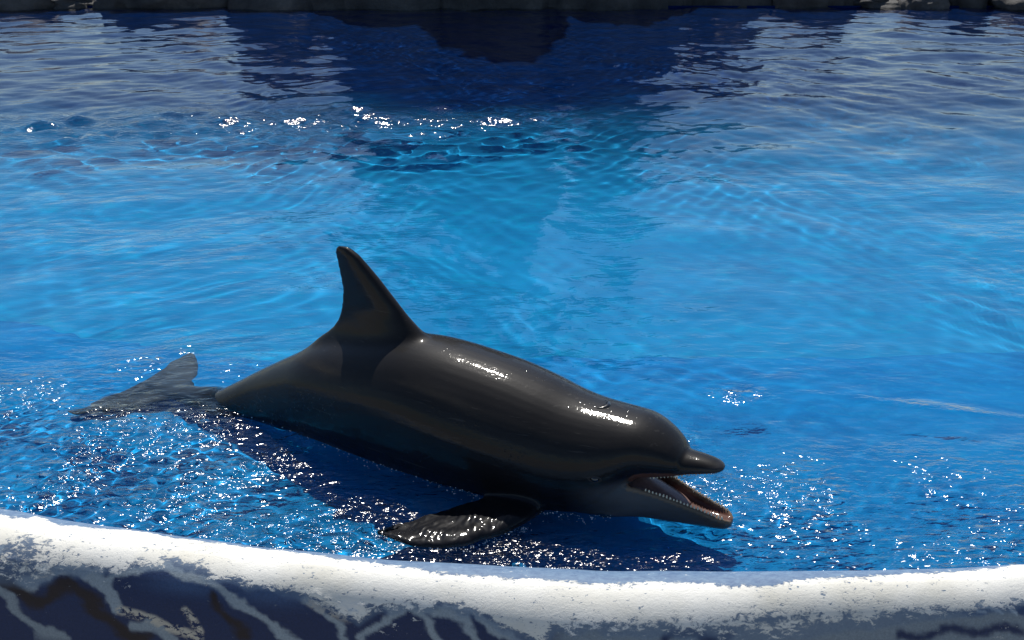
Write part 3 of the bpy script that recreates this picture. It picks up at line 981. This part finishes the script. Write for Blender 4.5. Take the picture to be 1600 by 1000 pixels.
# eyes
M_EYE = simple_mat('eye_black', (0.006, 0.005, 0.005), 0.05, 1.0)
M_LID = simple_mat('eyelid_skin', (0.010, 0.010, 0.011), 0.6, 0.0)
for sg in (-1, 1):
    es, ez = 1.812, 0.168
    d2 = (S_ - es) ** 2 + (Z_ - ez) ** 2 + np.where(np.sign(L_) == sg, 0, 9)
    i0 = int(np.argmin(d2)); pt, nn = Vector(co[i0].tolist()), Vector(no[i0].tolist())
    ring = []
    for a in np.linspace(-1.45, 1.45, 9):
        ring.append([(0.0145 * math.cos(a) * math.cos(b), 0.0145 * math.cos(a) * math.sin(b) * 0.8, 0.012 * math.sin(a)) for b in np.linspace(0, 2 * math.pi, 16, endpoint=False)])
    v, f = loft(ring)
    eye = mesh_obj('eye', v, f, M_EYE, dolphin)
    eye.location = pt - nn * 0.006
    eye.rotation_euler = nn.to_track_quat('Z', 'Y').to_euler()
    rr = []
    for b in np.linspace(0, 2 * math.pi, 25):
        c_, s2 = math.cos(b), math.sin(b)
        rr.append([((0.016 + 0.004 * math.cos(a)) * c_ * 1.25, (0.016 + 0.004 * math.cos(a)) * s2 * 0.62, 0.0018 * math.sin(a)) for a in np.linspace(0, 2 * math.pi, 10, endpoint=False)])
    v, f = loft(rr)
    lid = mesh_obj('eyelid', v, f, M_LID, eye)
    lid.location = (0, 0, 0.005)
# blowhole: a crescent lip on the crown
bs = 1.772
bz = float(Z_[np.argmin((S_ - bs) ** 2 + L_ ** 2 + np.where(Z_ > 0.2, 0, 9))])
rr = []
for t in np.linspace(-1.25, 1.25, 21):
    r = 0.0060 * math.cos(t / 1.25 * 1.35) + 0.0008
    cx_, cy_ = bs - 0.030 + 0.032 * math.cos(t), 0.036 * math.sin(t)
    zc_ = float(Z_[np.argmin((S_ - cx_) ** 2 + (L_ - cy_) ** 2 + np.where(Z_ > 0.2, 0, 9))])
    rr.append([(cx_ + r * math.cos(a) * 1.6, cy_, zc_ + r * 0.8 * math.sin(a)) for a in np.linspace(0, 2 * math.pi, 10, endpoint=False)])
v, f = loft(rr)
mesh_obj('blowhole', v, f, simple_mat('blowhole_skin', (0.008, 0.008, 0.009), 0.25, 0.6), dolphin)

# ------------------------------------------------------------------ froth: tiny bubbles clinging along the waterline
def froth(name, pts):
    ico = bmesh.new(); bmesh.ops.create_icosphere(ico, subdivisions=1, radius=1.0)
    iv = np.array([v.co[:] for v in ico.verts]); fi = [tuple(v.index for v in f.verts) for f in ico.faces]; ico.free()
    v, f = [], []
    for x, y, z, r in pts:
        o0 = len(v)
        v.extend(iv * np.array((r, r, r * 0.7)) + np.array((x, y, z)))
        f.extend([tuple(i + o0 for i in q) for q in fi])
    o = mesh_obj(name, v, f, simple_mat('froth_white', (0.75, 0.80, 0.84), 0.15, 0.3))
    return tag(o, 'thin line of tiny white bubbles where dolphin and water meet', 'froth', kind='stuff')


def surf_z(x, y):
    return float(H[np.searchsorted(wys, y), np.searchsorted(wxs, x)])


pts = []
for _ in range(520):
    s_ = random.uniform(0.1, 1.86)
    lat = -(float(np.interp(s_, [0.0, 0.2, 0.6, 1.0, 1.3, 1.6, 1.8, 1.9], [0.0, 0.05, 0.115, 0.165, 0.20, 0.20, 0.15, 0.05])) + abs(random.gauss(0.012, 0.018)))
    x = P0.x + s_ * math.cos(YAW) - lat * math.sin(YAW); y = P0.y + s_ * math.sin(YAW) + lat * math.cos(YAW)
    pts.append((x, y, surf_z(x, y) + 0.001, random.choice((0.0012, 0.0016, 0.0016, 0.0022, 0.003))))
for _ in range(160):
    t = random.uniform(0, 1)
    s_ = np.interp(t, [0, 0.4, 0.8, 1], [1.62, 1.50, 1.34, 1.19]) + random.gauss(0.012, 0.012); lat = -np.interp(t, [0, 0.4, 0.8, 1], [0.27, 0.47, 0.575, 0.57]) + random.gauss(-0.012, 0.012)
    x = P0.x + s_ * math.cos(YAW) - lat * math.sin(YAW); y = P0.y + s_ * math.sin(YAW) + lat * math.cos(YAW)
    pts.append((float(x), float(y), surf_z(x, y) + 0.001, random.choice((0.0012, 0.0018, 0.0026))))
froth('froth', pts)
